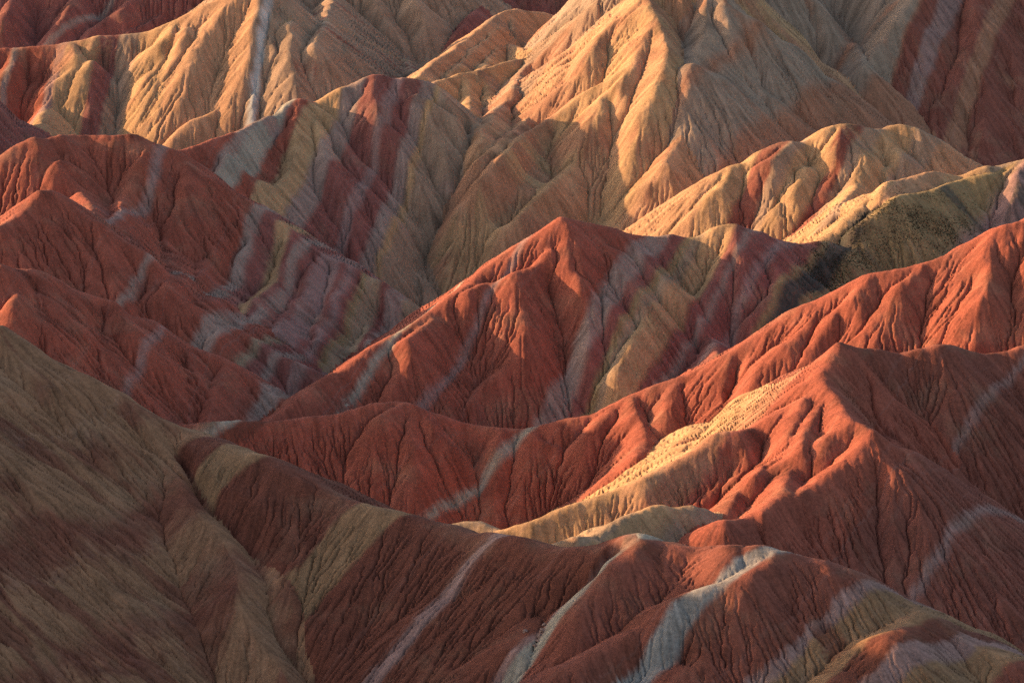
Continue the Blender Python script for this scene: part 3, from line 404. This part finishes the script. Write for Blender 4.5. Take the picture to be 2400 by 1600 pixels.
GULLIES = [(2.2, 4, [(-44.6, 338.4), (-41.06, 332.4), (-37.4, 326.4), (-34.03, 322.2), (-32.18, 318.0), (-31.04, 313.2), (-30.61, 310.2), (-29.17, 307.8), (-27.97, 306.0), (-25.19, 301.8), (-23.58, 298.8)]), (2.2, 4.5, [(11.87, 303.0), (8.11, 299.4), (4.42, 297.0), (3.35, 293.4), (2.64, 290.4), (2.29, 288.6), (-0.41, 286.8), (-1.58, 285.6)]), (1.0, 3.2, [(19.45, 282.6), (16.09, 281.4), (11.06, 279.0)]),
 (1.4, 4.16, [(33.73, 384.6), (31.76, 381.6), (29.05, 376.8)]), (1.2, 3.6799999999999997, [(38.91, 391.2), (38.54, 389.4), (38.07, 386.4)]), (1.0, 3.2, [(56.03, 405.2), (56.91, 396.8), (57.37, 390.84), (57.87, 383.82), (58.23, 378.8)]), (1.0, 3.2, [(54.09, 375.0), (53.44, 367.2), (52.9, 358.8)]), (0.8, 2.7199999999999998, [(58.28, 370.2), (57.91, 365.4), (56.12, 357.6)]),
 (1.8, 5.12, [(56.79, 442.4), (56.85, 440.6), (55.33, 437.6), (53.78, 432.27), (51.69, 424.81), (49.64, 417.45), (48.24, 412.4)]), (1.0, 3.2, [(88.85, 447.2), (85.12, 440.6), (83.12, 434.0), (80.12, 428.6)]), (1.0, 3.2, [(79.65, 444.2), (77.49, 439.4), (73.0, 431.6)]), (1.6, 4.64, [(39.56, 441.2), (37.93, 435.8), (35.61, 431.0), (33.73, 423.89), (31.47, 414.78), (29.85, 408.2)]),
 (0.8, 2.7199999999999998, [(-1.1, 428.6), (-1.08, 421.4)]), (1.2, 3.6799999999999997, [(-8.12, 436.4), (-6.07, 432.2), (-6.0, 426.2)]), (2.2, 6.08, [(6.21, 486.8), (8.32, 480.8), (9.59, 474.8), (10.04, 469.4), (10.52, 466.4), (13.85, 461.0)]), (1.2, 3.6799999999999997, [(17.13, 483.8), (16.65, 476.6), (16.72, 469.4), (16.11, 466.4), (14.41, 462.2)]),
 (0.9, 2.96, [(43.22, 502.4), (42.5, 495.8), (41.95, 489.99), (41.49, 485.0)]), (0.8, 2.7199999999999998, [(-6.39, 481.4), (-6.34, 476.6), (-6.84, 473.0), (-9.27, 468.24), (-11.99, 462.8), (-14.91, 453.8)]), (1.4, 4.16, [(-83.53, 451.4), (-82.54, 445.74), (-81.35, 439.4), (-79.72, 434.0)]), (1.2, 3.6799999999999997, [(-73.49, 456.2), (-72.73, 449.19), (-71.9, 441.2), (-71.31, 433.4)]),
 (1.5, 4.3999999999999995, [(-59.45, 455.6), (-56.59, 446.0), (-55.4, 441.8), (-54.15, 437.0)]), (1.2, 3.6799999999999997, [(-80.32, 491.4), (-76.33, 481.8), (-75.94, 477.6)]), (1.2, 3.6799999999999997, [(-69.61, 488.4), (-70.5, 480.0), (-69.92, 474.53), (-68.97, 467.48), (-67.99, 460.68), (-67.33, 456.0)]), (1.6, 4.64, [(-78.09, 544.4), (-75.76, 539.6), (-73.63, 536.6)]),
 (1.8, 5.12, [(-72.36, 530.6), (-71.34, 524.3), (-69.8, 515.0), (-68.75, 509.03), (-67.51, 502.03), (-66.35, 495.51), (-65.54, 491.0)]), (1.8, 5.12, [(-56.04, 540.2), (-58.83, 531.2), (-59.37, 525.46), (-59.86, 518.15), (-60.27, 510.61), (-60.55, 504.2), (-60.68, 494.41), (-60.59, 488.0)]), (1.4, 4.16, [(-43.3, 534.8), (-43.96, 527.26), (-44.41, 518.0), (-43.66, 510.05), (-42.76, 504.2)]),
 (1.4, 4.16, [(-51.88, 507.8), (-53.26, 488.0)]), (2.0, 5.6, [(-56.57, 625.6), (-58.36, 617.8), (-59.23, 611.02), (-60.17, 602.71), (-60.83, 596.2), (-60.71, 590.8)]), (1.5, 4.3999999999999995, [(-61.32, 598.0), (-60.84, 594.4), (-60.34, 589.15), (-59.63, 581.73), (-58.87, 573.64), (-58.18, 566.36), (-57.71, 561.4)]),
 (1.8, 5.12, [(21.91, 689.2), (16.97, 688.6), (16.06, 683.01), (15.57, 676.6), (13.95, 669.4)]), (2, 5.6, [(11.1, 652.0), (8.85, 645.4), (6.31, 637.15), (3.71, 628.6), (0.89, 619.6), (-0.15, 616.6), (-2.55, 610.6)]), (2.5, 6.8, [(24.41, 650.2), (24.4, 643.19), (24.33, 635.8), (23.89, 632.8), (22.25, 624.4), (20.33, 617.8)]),
 (3, 7.999999999999999, [(-11.33, 647.2), (-10.45, 636.4), (-12.81, 628.6), (-13.88, 623.35), (-15.07, 618.4), (-18.41, 613.0), (-19.87, 608.2), (-21.43, 601.93), (-22.64, 594.4), (-23.09, 588.65), (-23.38, 581.78), (-23.56, 574.79), (-23.68, 568.66), (-23.79, 564.4)]),
 (2.6, 7.04, [(-115.57, 740.2), (-114.21, 735.03), (-112.74, 729.4), (-111.9, 725.8), (-110.46, 722.2), (-108.53, 716.2), (-106.82, 709.0)]), (2.0, 5.6, [(-95.13, 734.2), (-96.49, 728.2), (-97.03, 724.0), (-96.92, 721.0)]),
 (2.6, 7.04, [(-135.55, 736.6), (-135.59, 731.2), (-136.1, 721.6), (-135.47, 717.47), (-134.61, 712.18), (-133.57, 705.99), (-132.4, 699.16), (-131.14, 691.94), (-129.85, 684.59), (-128.57, 677.38), (-127.34, 670.55), (-126.22, 664.37), (-125.24, 659.1), (-124.47, 655.0), (-121.55, 646.0)]),
 (1.8, 5.12, [(-68.79, 741.4), (-68.67, 735.93), (-68.67, 729.4), (-69.62, 721.0), (-69.9, 714.4), (-71.95, 710.2), (-72.86, 701.8)]), (1.5, 4.3999999999999995, [(-68.14, 712.0), (-59.08, 630.4)]), (4, 10.4, [(-151.66, 838.63), (-151.49, 828.43), (-150.37, 818.23)]), (3, 7.999999999999999, [(47.7, 690.8), (46.07, 681.8), (45.86, 674.15), (45.88, 666.8), (46.21, 660.2)]),
 (2, 5.6, [(60.44, 677.0), (62.26, 671.0), (62.68, 666.8), (64.23, 663.2)]), (3, 7.999999999999999, [(94.08, 750.8), (95.02, 744.2), (96.5, 735.2)]), (2, 5.6, [(84.78, 733.4), (84.65, 727.4), (84.33, 722.63), (83.87, 716.14), (83.33, 708.61), (82.76, 700.73), (82.22, 693.18), (81.76, 686.65), (81.45, 681.8), (81.47, 674.6)]), (2, 5.6, [(136.27, 727.61), (136.28, 719.81), (135.59, 712.61)]),
 (2, 5.6, [(126.4, 710.21), (122.21, 703.01), (120.97, 694.01), (123.82, 689.81)]), (1.2, 3.6799999999999997, [(66.93, 595.0), (67.32, 592.0), (69.73, 586.6), (69.27, 583.6)]), (1.2, 3.6799999999999997, [(64.3, 584.8), (61.08, 578.2), (59.98, 574.6)]),
 (1.2, 3.6799999999999997, [(84.89, 592.0), (83.79, 586.0), (82.73, 580.84), (81.25, 573.73), (79.57, 565.68), (77.9, 557.67), (76.45, 550.71), (75.42, 545.8), (74.85, 543.4)]), (1.2, 3.6799999999999997, [(56.76, 584.8), (55.43, 580.0), (52.73, 574.0)]), (1.0, 3.2, [(106.63, 561.6), (104.82, 556.2), (99.68, 550.8)]),
 (2.5, 6.8, [(-40.68, 632.2), (-36.93, 627.4), (-32.22, 623.2), (-28.61, 619.6), (-24.02, 616.6), (-21.14, 612.4)]), (2.5, 6.8, [(-29.92, 636.4), (-24.47, 631.6), (-20.18, 628.6), (-18.69, 625.0), (-15.12, 620.8)]), (2, 5.6, [(-21.98, 643.6), (-18.35, 641.2), (-15.79, 637.6), (-13.59, 633.4), (-12.47, 629.8)]), (2, 5.6, [(-43.45, 625.6), (-39.96, 619.0), (-36.02, 609.4), (-33.04, 603.4)])]

# sim grid (log polar: cells are square everywhere)
ST = 0.00046
AZ = 0.226; R0 = 240.0; R1 = 1050.0
na = int(2*AZ/ST); nr = int(math.log(R1/R0)/ST)
# coarse wide grid for the plain union
CS = ST*2.2
AZW = 0.50
az_c = np.arange(-AZW, AZW, CS, dtype=np.float32); ln_c = np.arange(math.log(R0*.8), math.log(R1*1.12), CS).astype(np.float32)
rr = np.exp(ln_c)[:, None]; cx = rr*np.sin(az_c)[None]; cy = rr*np.cos(az_c)[None]
# domain warp: wandering crests
def warp(x, y):
    wx = .9*fbm(x, y, 11., 3, 11) + 0*x; wy = .9*fbm(x+91, y-37, 11., 3, 23)
    return wx, wy
wx, wy = warp(cx, cy)
hb, hid = base_surface(cx, cy, ln_c, RIDGES)
cut = np.zeros_like(hb)
for gd, gw, P in GULLIES:
    acc = np.full(hb.shape, 1e9, np.float32)
    d0 = min(p[1] for p in P)-8; d1 = max(math.hypot(*p) for p in P)+8
    i0, i1 = np.searchsorted(ln_c, (math.log(d0), math.log(d1)))
    a0 = min(math.atan2(*p) for p in P)-8/d0; a1 = max(math.atan2(*p) for p in P)+8/d0
    j0, j1 = np.searchsorted(az_c, (a0, a1))
    X = cx[i0:i1, j0:j1]; Y = cy[i0:i1, j0:j1]; dm = np.full(X.shape, 1e9, np.float32)
    n = len(P)-1
    for k in range(n):
        (ax, ay), (bx, by) = P[k], P[k+1]
        ux, uy = bx-ax, by-ay; L2 = ux*ux+uy*uy+1e-9
        t = np.clip(((X-ax)*ux+(Y-ay)*uy)/L2, 0, 1)
        d = np.hypot(X-ax-t*ux, Y-ay-t*uy)
        g = min(1, (k+.5)/n*2.5+.15)
        dm = np.minimum(dm, d/g)
    c = gd*np.clip(1-dm/gw, 0, 1)**1.4
    cut[i0:i1, j0:j1] = np.maximum(cut[i0:i1, j0:j1], c)
hb -= cut
# the crest lines wander a little: sample the union at warped places
rw = np.hypot(cx+wx, cy+wy); aw = np.arctan2(cx+wx, cy+wy)
hb = upsample(hb, (np.log(rw)-ln_c[0])/CS, (aw-az_c[0])/CS)
del rw, aw, wx, wy
hb = hb + .34*fbm(cx, cy, 14., 5, 5) 
hb = blur(hb.astype(np.float32), .6)

# fine grid
az_f = -AZ + ST*np.arange(na, dtype=np.float32); ln_f = math.log(R0) + ST*np.arange(nr)
ri = ((ln_f-ln_c[0])/CS).astype(np.float32)[:, None]; ci = ((az_f-az_c[0])/CS).astype(np.float32)[None]
rf = np.exp(ln_f).astype(np.float32)[:, None]; fx = rf*np.sin(az_f)[None]; fy = rf*np.cos(az_f)[None]
hf = upsample(hb, ri, ci).astype(np.float32)
# ------------------------------------------------------------------ erosion
rng = np.random.default_rng(7)
cell = (rf*ST).astype(np.float32)                       # metres per cell, by row
def fdist(h):
    """steepest of the eight neighbours, with a little chance in the choice"""
    n, m = h.shape
    best = np.full(h.shape, 1e-9, np.float32); rec = np.arange(n*m, dtype=np.int32).reshape(n, m).copy()
    for di, dj in ((-1, 0), (1, 0), (0, -1), (0, 1), (-1, -1), (-1, 1), (1, -1), (1, 1)):
        a = slice(max(0, -di), n-max(0, di)); b = slice(max(0, -dj), m-max(0, dj))
        a2 = slice(max(0, di), n-max(0, -di)); b2 = slice(max(0, dj), m-max(0, -dj))
        dr = (h[a, b]-h[a2, b2])
        if di and dj: dr = dr/(2-rng.random(dr.shape, dtype=np.float32))
        w = dr > best[a, b]
        best[a, b][w] = dr[w]
        ids = np.arange(n*m, dtype=np.int32).reshape(n, m)[a2, b2]
        rec[a, b][w] = ids[w]
    return rec.ravel()
def accumulate(h):
    rec = fdist(h)
    order = np.argsort(-h.ravel(), kind='stable')
    ro = rec[order].tolist(); od = order.tolist()
    acc = [1.0]*len(od)
    for i, r_ in zip(od, ro):
        if r_ != i: acc[r_] += acc[i]
    return np.array(acc, np.float32).reshape(h.shape)
hf = hf + .10*fbm(fx, fy, 4.0, 4, 51)
patch = fbm(fx, fy, 22., 3, 63)
for it in range(3):
    A = accumulate(hf + (.02*rng.standard_normal(hf.shape)).astype(np.float32))
    Am = A*cell/.24                                      # about the same length of slope everywhere
    c1 = np.clip(np.log2(np.maximum(Am, 1)/30.), 0, 2.6)
    c2 = np.clip(np.log2(np.maximum(Am, 1)/350.), 0, 3.0)
    hf = hf - .07*(.75*blur(c1, .5) + .8*blur(c2, 1.0) + .5*blur(c2, 2.5))
c1 = np.clip(np.log2(np.maximum(Am, 1)/24.) + 1.1*patch, 0, 3.2)/3.2
hf = hf - .74*blur(c1, .40)
rill = c1
# fine streaks: noise drawn out along the fall line
hs = blur(hf, 2.0)
gy, gx = np.gradient(hs)
gn = np.sqrt(gx*gx+gy*gy)+1e-6; gx /= gn; gy /= gn
def drawn_out(src, steps, sz):
    n, m = src.shape
    tot = src.copy(); 
    jj, ii = np.meshgrid(np.arange(m, dtype=np.float32), np.arange(n, dtype=np.float32))
    for sg in (1, -1):
        X = jj.copy(); Y = ii.copy()
        for q in range(steps):
            xi = np.clip(X, 0, m-1).astype(np.int32); yi = np.clip(Y, 0, n-1).astype(np.int32)
            k = yi*m+xi
            X += sg*sz*gx.ravel()[k]; Y += sg*sz*gy.ravel()[k]
            xi = np.clip(X, 0, m-1).astype(np.int32); yi = np.clip(Y, 0, n-1).astype(np.int32)
            tot += src.ravel()[yi*m+xi]
    return tot/math.sqrt(2*steps+1)
white = rng.standard_normal(hf.shape).astype(np.float32)
fine = drawn_out(blur(white, .6)*2.0, 14, 1.0)
flute = drawn_out(blur(white[::-1].copy(), 1.3)*4.0, 16, 1.5)
wash = drawn_out((fbm(fx, fy, 5.0, 3, 77)).astype(np.float32), 14, 5.0)*.6
grain = (rng.standard_normal(hf.shape)).astype(np.float32)
hf = hf - .021*np.clip(flute, -2, 2.5)*np.minimum(1, cell/.24) - .014*np.clip(fine, -2, 2.5)*np.minimum(1, cell/.24) + (.075*fbm(fx, fy, 1.3, 3, 131) + .006*grain)*np.minimum(1, cell/.24)


# ------------------------------------------------------------------ mesh layout
NC, NRW = 1180, 1200
azi = np.linspace(-.2185, .2185, NC)
go = .2185 + (np.linspace(0, 1, 46)[1:]**1.8)*(.47-.2185)
az_m = np.concatenate([-go[::-1], azi, go]).astype(np.float32)
# rows of each column lie closer together where the land faces the viewpoint
ac = az_c; tanv = (hb-HC)/rr
run = np.maximum.accumulate(tanv, axis=0)
dv = np.zeros_like(run); dv[1:] = np.diff(run, axis=0)
low = run < math.tan(math.radians(-23))
dv[low] *= .15
dens = dv + .28*CS
dens = blur(blur(dens.astype(np.float32), 3.0, 0), 5.0, 1)
cum = np.cumsum(dens, axis=0); cum = (cum-cum[:1])/(cum[-1:]-cum[:1])
q = np.linspace(0, 1, NRW)
lnm = np.empty((NRW, len(az_m)), np.float32)
jc = (az_m-ac[0])/CS
for j in range(len(az_m)):
    k = int(min(max(jc[j], 0), len(ac)-2)); f = jc[j]-k
    lnm[:, j] = np.interp(q, cum[:, k]*(1-f)+cum[:, k+1]*f, ln_c)
rm = np.exp(lnm); mx = rm*np.sin(az_m)[None]; my = rm*np.cos(az_m)[None]
mz = upsample(hb, (lnm-ln_c[0])/CS, jc[None]+0*lnm)
det = upsample(hf - upsample(hb, ri, ci), (lnm-ln_f[0])/ST, ((az_m-az_f[0])/ST)[None]+0*lnm)
fade = np.clip((.224-np.abs(az_m))/.006, 0, 1)[None]*np.clip((math.log(R1)-lnm)/.01, 0, 1)*np.clip((lnm-math.log(R0))/.01, 0, 1)
hm0 = hid[np.clip(np.rint((lnm-ln_c[0])/CS).astype(int), 0, hid.shape[0]-1), np.clip(np.rint(jc), 0, hid.shape[1]-1).astype(int)[None]+0*lnm.astype(int)]
soft_ = blur(np.where(hm0 == 0, .55, np.where(hm0 == 1, .72, 1.0)).astype(np.float32), 4.0)   # the nearest slope is the smoothest
mz = mz + det*fade*soft_
hm = hid[np.clip(np.rint((lnm-ln_c[0])/CS).astype(int), 0, hid.shape[0]-1), np.clip(np.rint(jc), 0, hid.shape[1]-1).astype(int)[None]+0*lnm.astype(int)]
fr = (lnm-ln_f[0])/ST; fc = ((az_m-az_f[0])/ST)[None]+0*lnm
fine_m = upsample(fine, fr, fc); wash_m = upsample(wash, fr, fc)
wob = .6*fbm(mx, my, 9., 4, 31) + .10*np.clip(fine_m, -2, 2) + .12*wash_m
ATTRS = dict(wobble=wob, streak=fine_m, wash=wash_m + .35*fbm(mx, my, 14., 3, 91))


# ------------------------------------------------------------------ one mesh per hill
nrow, ncol = mz.shape
vid = np.arange(nrow*ncol, dtype=np.int32).reshape(nrow, ncol)
quads = np.stack([vid[:-1, :-1], vid[:-1, 1:], vid[1:, 1:], vid[1:, :-1]], -1).reshape(-1, 4)
fh = hm[:-1, :-1].reshape(-1)
co = np.stack([mx, my, mz], -1).reshape(-1, 3).astype(np.float32)
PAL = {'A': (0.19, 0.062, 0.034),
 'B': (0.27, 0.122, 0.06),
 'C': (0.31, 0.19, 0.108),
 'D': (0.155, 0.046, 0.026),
 'E': (0.205, 0.06, 0.036),  # darkened red with shade mixed in, for fore and rightpeak
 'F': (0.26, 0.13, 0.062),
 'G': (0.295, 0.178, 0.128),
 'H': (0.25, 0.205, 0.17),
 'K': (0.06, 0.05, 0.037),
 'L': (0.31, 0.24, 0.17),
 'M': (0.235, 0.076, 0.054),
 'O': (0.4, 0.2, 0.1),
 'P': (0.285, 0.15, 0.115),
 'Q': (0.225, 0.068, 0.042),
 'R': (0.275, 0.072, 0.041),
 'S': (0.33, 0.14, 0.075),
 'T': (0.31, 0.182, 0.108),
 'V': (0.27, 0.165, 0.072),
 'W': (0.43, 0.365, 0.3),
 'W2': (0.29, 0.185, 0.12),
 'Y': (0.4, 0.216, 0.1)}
def hill_material(i):
    base, stops, blotch, amt, soft, nv, wav = STRATA[HILLS[i][0]]
    m = bpy.data.materials.new('banded_clay'); m.use_nodes = True
    t = m.node_tree; N = t.nodes; L = t.links; bs = N['Principled BSDF']
    def math_(op, a, b=None, c=None, clamp=False):
        n = N.new('ShaderNodeMath'); n.operation = op; n.use_clamp = clamp
        for k, v in enumerate((a, b, c)):
            if v is None: continue
            if isinstance(v, (int, float)): n.inputs[k].default_value = v
            else: L.new(v, n.inputs[k])
        return n.outputs[0]
    def attr(nm):
        n = N.new('ShaderNodeAttribute'); n.attribute_name = nm; return n.outputs['Fac']
    def mix(f, a, b, bt='MIX'):
        n = N.new('ShaderNodeMix'); n.data_type = 'RGBA'; n.blend_type = bt
        for k, v in ((0, f), (6, a), (7, b)):
            if isinstance(v, (int, float)): n.inputs[k].default_value = v
            elif isinstance(v, tuple): n.inputs[k].default_value = (*v, 1)
            else: L.new(v, n.inputs[k])
        return n.outputs[2]
    def noise(scale, det, rough=.6):
        n = N.new('ShaderNodeTexNoise'); n.inputs['Scale'].default_value = scale; n.inputs['Detail'].default_value = det
        n.inputs['Roughness'].default_value = rough; L.new(geo.outputs['Position'], n.inputs['Vector']); return n.outputs['Fac']
    geo = N.new('ShaderNodeNewGeometry')
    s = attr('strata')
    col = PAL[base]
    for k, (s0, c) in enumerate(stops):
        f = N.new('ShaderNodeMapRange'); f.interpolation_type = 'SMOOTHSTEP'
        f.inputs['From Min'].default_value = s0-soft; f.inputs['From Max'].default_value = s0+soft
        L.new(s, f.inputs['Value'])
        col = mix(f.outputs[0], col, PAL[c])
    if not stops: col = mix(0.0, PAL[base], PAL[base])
    if blotch:
        f = N.new('ShaderNodeMapRange'); f.interpolation_type = 'SMOOTHSTEP'
        th = .9-1.6*amt
        f.inputs['From Min'].default_value = th; f.inputs['From Max'].default_value = th+.55
        L.new(attr('wash'), f.inputs['Value'])
        col = mix(math_('MULTIPLY', f.outputs[0], .75), col, PAL[blotch])
    # thin beds inside the bands, and pale dust lying in patches
    cx_ = N.new('ShaderNodeCombineXYZ'); L.new(math_('MULTIPLY', s, 1.0), cx_.inputs[0])
    nb = N.new('ShaderNodeTexNoise'); nb.inputs['Scale'].default_value = .9; nb.inputs['Detail'].default_value = 4; nb.inputs['Roughness'].default_value = .65
    L.new(cx_.outputs[0], nb.inputs['Vector'])
    mr = N.new('ShaderNodeMapRange'); mr.inputs['From Min'].default_value = .56; mr.inputs['From Max'].default_value = .72
    L.new(nb.outputs['Fac'], mr.inputs['Value'])
    col = mix(math_('MULTIPLY', mr.outputs[0], .34), col, PAL['P'])
    mr2 = N.new('ShaderNodeMapRange'); mr2.inputs['From Min'].default_value = .44; mr2.inputs['From Max'].default_value = .28
    L.new(nb.outputs['Fac'], mr2.inputs['Value'])
    col = mix(math_('MULTIPLY', mr2.outputs[0], .45), col, PAL['D'])
    mr3 = N.new('ShaderNodeMapRange'); mr3.inputs['From Min'].default_value = .52; mr3.inputs['From Max'].default_value = .75
    L.new(noise(.11, 6, .62), mr3.inputs['Value'])
    col = mix(math_('MULTIPLY', mr3.outputs[0], .30), col, PAL['C'])
    # soil tone: patchy dust, streaks of wash, grains
    v = math_('MULTIPLY_ADD', noise(.16, 5), .36, .82)
    v = math_('MULTIPLY_ADD', attr('streak'), .10, v)
    v = math_('ADD', v, math_('MULTIPLY_ADD', noise(2.2, 4, .75), 1.3, -.65))
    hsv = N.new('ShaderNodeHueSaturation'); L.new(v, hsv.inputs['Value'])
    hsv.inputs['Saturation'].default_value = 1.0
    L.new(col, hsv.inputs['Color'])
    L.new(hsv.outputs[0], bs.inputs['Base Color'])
    bs.inputs['Roughness'].default_value = .95; bs.inputs['Specular IOR Level'].default_value = .12
    bs.inputs['Diffuse Roughness'].default_value = .5
    bp = N.new('ShaderNodeBump'); bp.inputs['Strength'].default_value = .5; bp.inputs['Distance'].default_value = .09
    L.new(math_('ADD', noise(3.2, 5, .7), math_('MULTIPLY', noise(11., 3, .7), .5)), bp.inputs['Height'])
    L.new(bp.outputs[0], bs.inputs['Normal'])
    return m

def build_hill(idx, name, label, group=None):
    qd = quads[fh == idx]
    if not len(qd): return
    used, inv = np.unique(qd, return_inverse=True)
    me = bpy.data.meshes.new(name)
    me.vertices.add(len(used)); me.vertices.foreach_set('co', co[used].ravel())
    me.loops.add(qd.size); me.loops.foreach_set('vertex_index', inv.ravel().astype(np.int32))
    me.polygons.add(len(qd)); me.polygons.foreach_set('loop_start', np.arange(0, qd.size, 4, dtype=np.int32))
    me.update(calc_edges=True)
    me.polygons.foreach_set('use_smooth', np.ones(len(qd), bool))
    nv, wav = STRATA[HILLS[idx][0]][5:7]
    at = me.attributes.new('strata', 'FLOAT', 'POINT')
    at.data.foreach_set('value', (co[used] @ np.array(nv, np.float32) + wav*ATTRS['wobble'].reshape(-1)[used]).astype(np.float32))
    for an, arr in ATTRS.items():
        if an == 'wobble': continue
        at = me.attributes.new(an, 'FLOAT', 'POINT'); at.data.foreach_set('value', arr.reshape(-1)[used].astype(np.float32))
    me.materials.append(hill_material(idx))
    o = bpy.data.objects.new(name, me); C.objects.link(o)
    o['kind'] = 'structure'; o['label'] = label
    if group: o['group'] = group
    return o
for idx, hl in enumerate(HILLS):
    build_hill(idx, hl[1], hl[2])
SCRUB = [(62.36, 515.0, 2.6, 3), (63.96, 518.0, 2.6, 3), (68.27, 525.6, 3, 4), (73.72, 531.0, 5, 4), (81.52, 537.0, 6, 4), (90.36, 542.4, 7, 4), (86.85, 536.4, 6, 3)]
ROCKS = [(3.26, 292.8, 0.42), (3.0, 292.2, 0.3), (3.61, 293.4, 0.36), (3.46, 295.2, 0.25), (2.82, 291.6, 0.3), (2.73, 291.0, 0.26), (1.56, 294.0, 0.3), (3.88, 294.6, 0.28), (2.47, 290.4, 0.24), (3.08, 291.6, 0.22)]
# ------------------------------------------------------------------ dark scrub and a few fallen rocks
def plain(name, rgb, rough=.95):
    m = bpy.data.materials.new(name); m.use_nodes = True; t = m.node_tree; b = t.nodes['Principled BSDF']
    n = t.nodes.new('ShaderNodeTexNoise'); n.inputs['Scale'].default_value = 1.7; n.inputs['Detail'].default_value = 4
    g = t.nodes.new('ShaderNodeNewGeometry'); t.links.new(g.outputs['Position'], n.inputs['Vector'])
    r = t.nodes.new('ShaderNodeValToRGB'); r.color_ramp.elements[0].position = .3; r.color_ramp.elements[1].position = .7
    r.color_ramp.elements[0].color = (*[c*.55 for c in rgb], 1); r.color_ramp.elements[1].color = (*[c*1.4 for c in rgb], 1)
    t.links.new(n.outputs['Fac'], r.inputs[0]); t.links.new(r.outputs[0], b.inputs['Base Color'])
    b.inputs['Roughness'].default_value = rough; b.inputs['Specular IOR Level'].default_value = .1
    return m
rng2 = np.random.default_rng(3)
def ground(x, y):
    lr = math.log(math.hypot(x, y)); a = math.atan2(x, y)
    return float(upsample(hf, np.array([(lr-ln_f[0])/ST], np.float32), np.array([(a-az_f[0])/ST], np.float32))[0])
def scrub(name, label, spots, n, col):
    vs_, fs = [], []
    k = 0
    while k < n:
        x0, y0, rx, ry = spots[rng2.integers(len(spots))]
        x = x0 + rng2.normal()*rx; y = y0 + rng2.normal()*ry
        if float(fbm(np.array([x], np.float32), np.array([y], np.float32), 5., 3, 17)[0]) < rng2.random()*1.0 - .5: k += .2; continue
        z = ground(x, y); h = .05 + .17*rng2.random()**3
        for q in range(3):
            a = rng2.random()*6.28; w = h*(.5+.5*rng2.random()); b = len(vs_)
            lx, ly = rng2.normal()*.4*h, rng2.normal()*.4*h
            vs_ += [(x-w*math.cos(a), y-w*math.sin(a), z-.05), (x+w*math.cos(a), y+w*math.sin(a), z-.05), (x+lx, y+ly, z+h)]
            fs.append((b, b+1, b+2))
        k += 1
    me = bpy.data.meshes.new(name); me.from_pydata(vs_, [], fs); me.materials.append(plain('dry_scrub', col))
    o = bpy.data.objects.new(name, me); C.objects.link(o); o['kind'] = 'stuff'; o['label'] = label
scrub('scrub', 'dark low scrub covering the olive hillside right of centre', SCRUB, 13000, (.075, .062, .036))
import bmesh
def rock_mesh(seed):
    r = np.random.default_rng(seed); bm = bmesh.new(); bmesh.ops.create_icosphere(bm, subdivisions=2, radius=1)
    for v in bm.verts:
        v.co *= 1 + .28*r.normal()*.6
        v.co.x *= 1.2; v.co.z *= .75
    me = bpy.data.meshes.new('rock'); bm.to_mesh(me); bm.free(); me.materials.append(rock_mat); return me
rock_mat = plain('rock', (.22, .13, .10))
rocks = [rock_mesh(s) for s in range(4)]
for k, (x, y, s) in enumerate(ROCKS):
    o = bpy.data.objects.new('rock', rocks[k % 4]); C.objects.link(o)
    o.location = (x, y, ground(x, y)+s*.25); o.scale = (s, s*(.8+.4*rng2.random()), s*.9); o.rotation_euler = (0, 0, rng2.random()*6)
    o['label'] = 'small brown rock fallen into the gully of the foreground hill'; o['category'] = 'rock'; o['group'] = 'fallen rocks in the foreground gully'
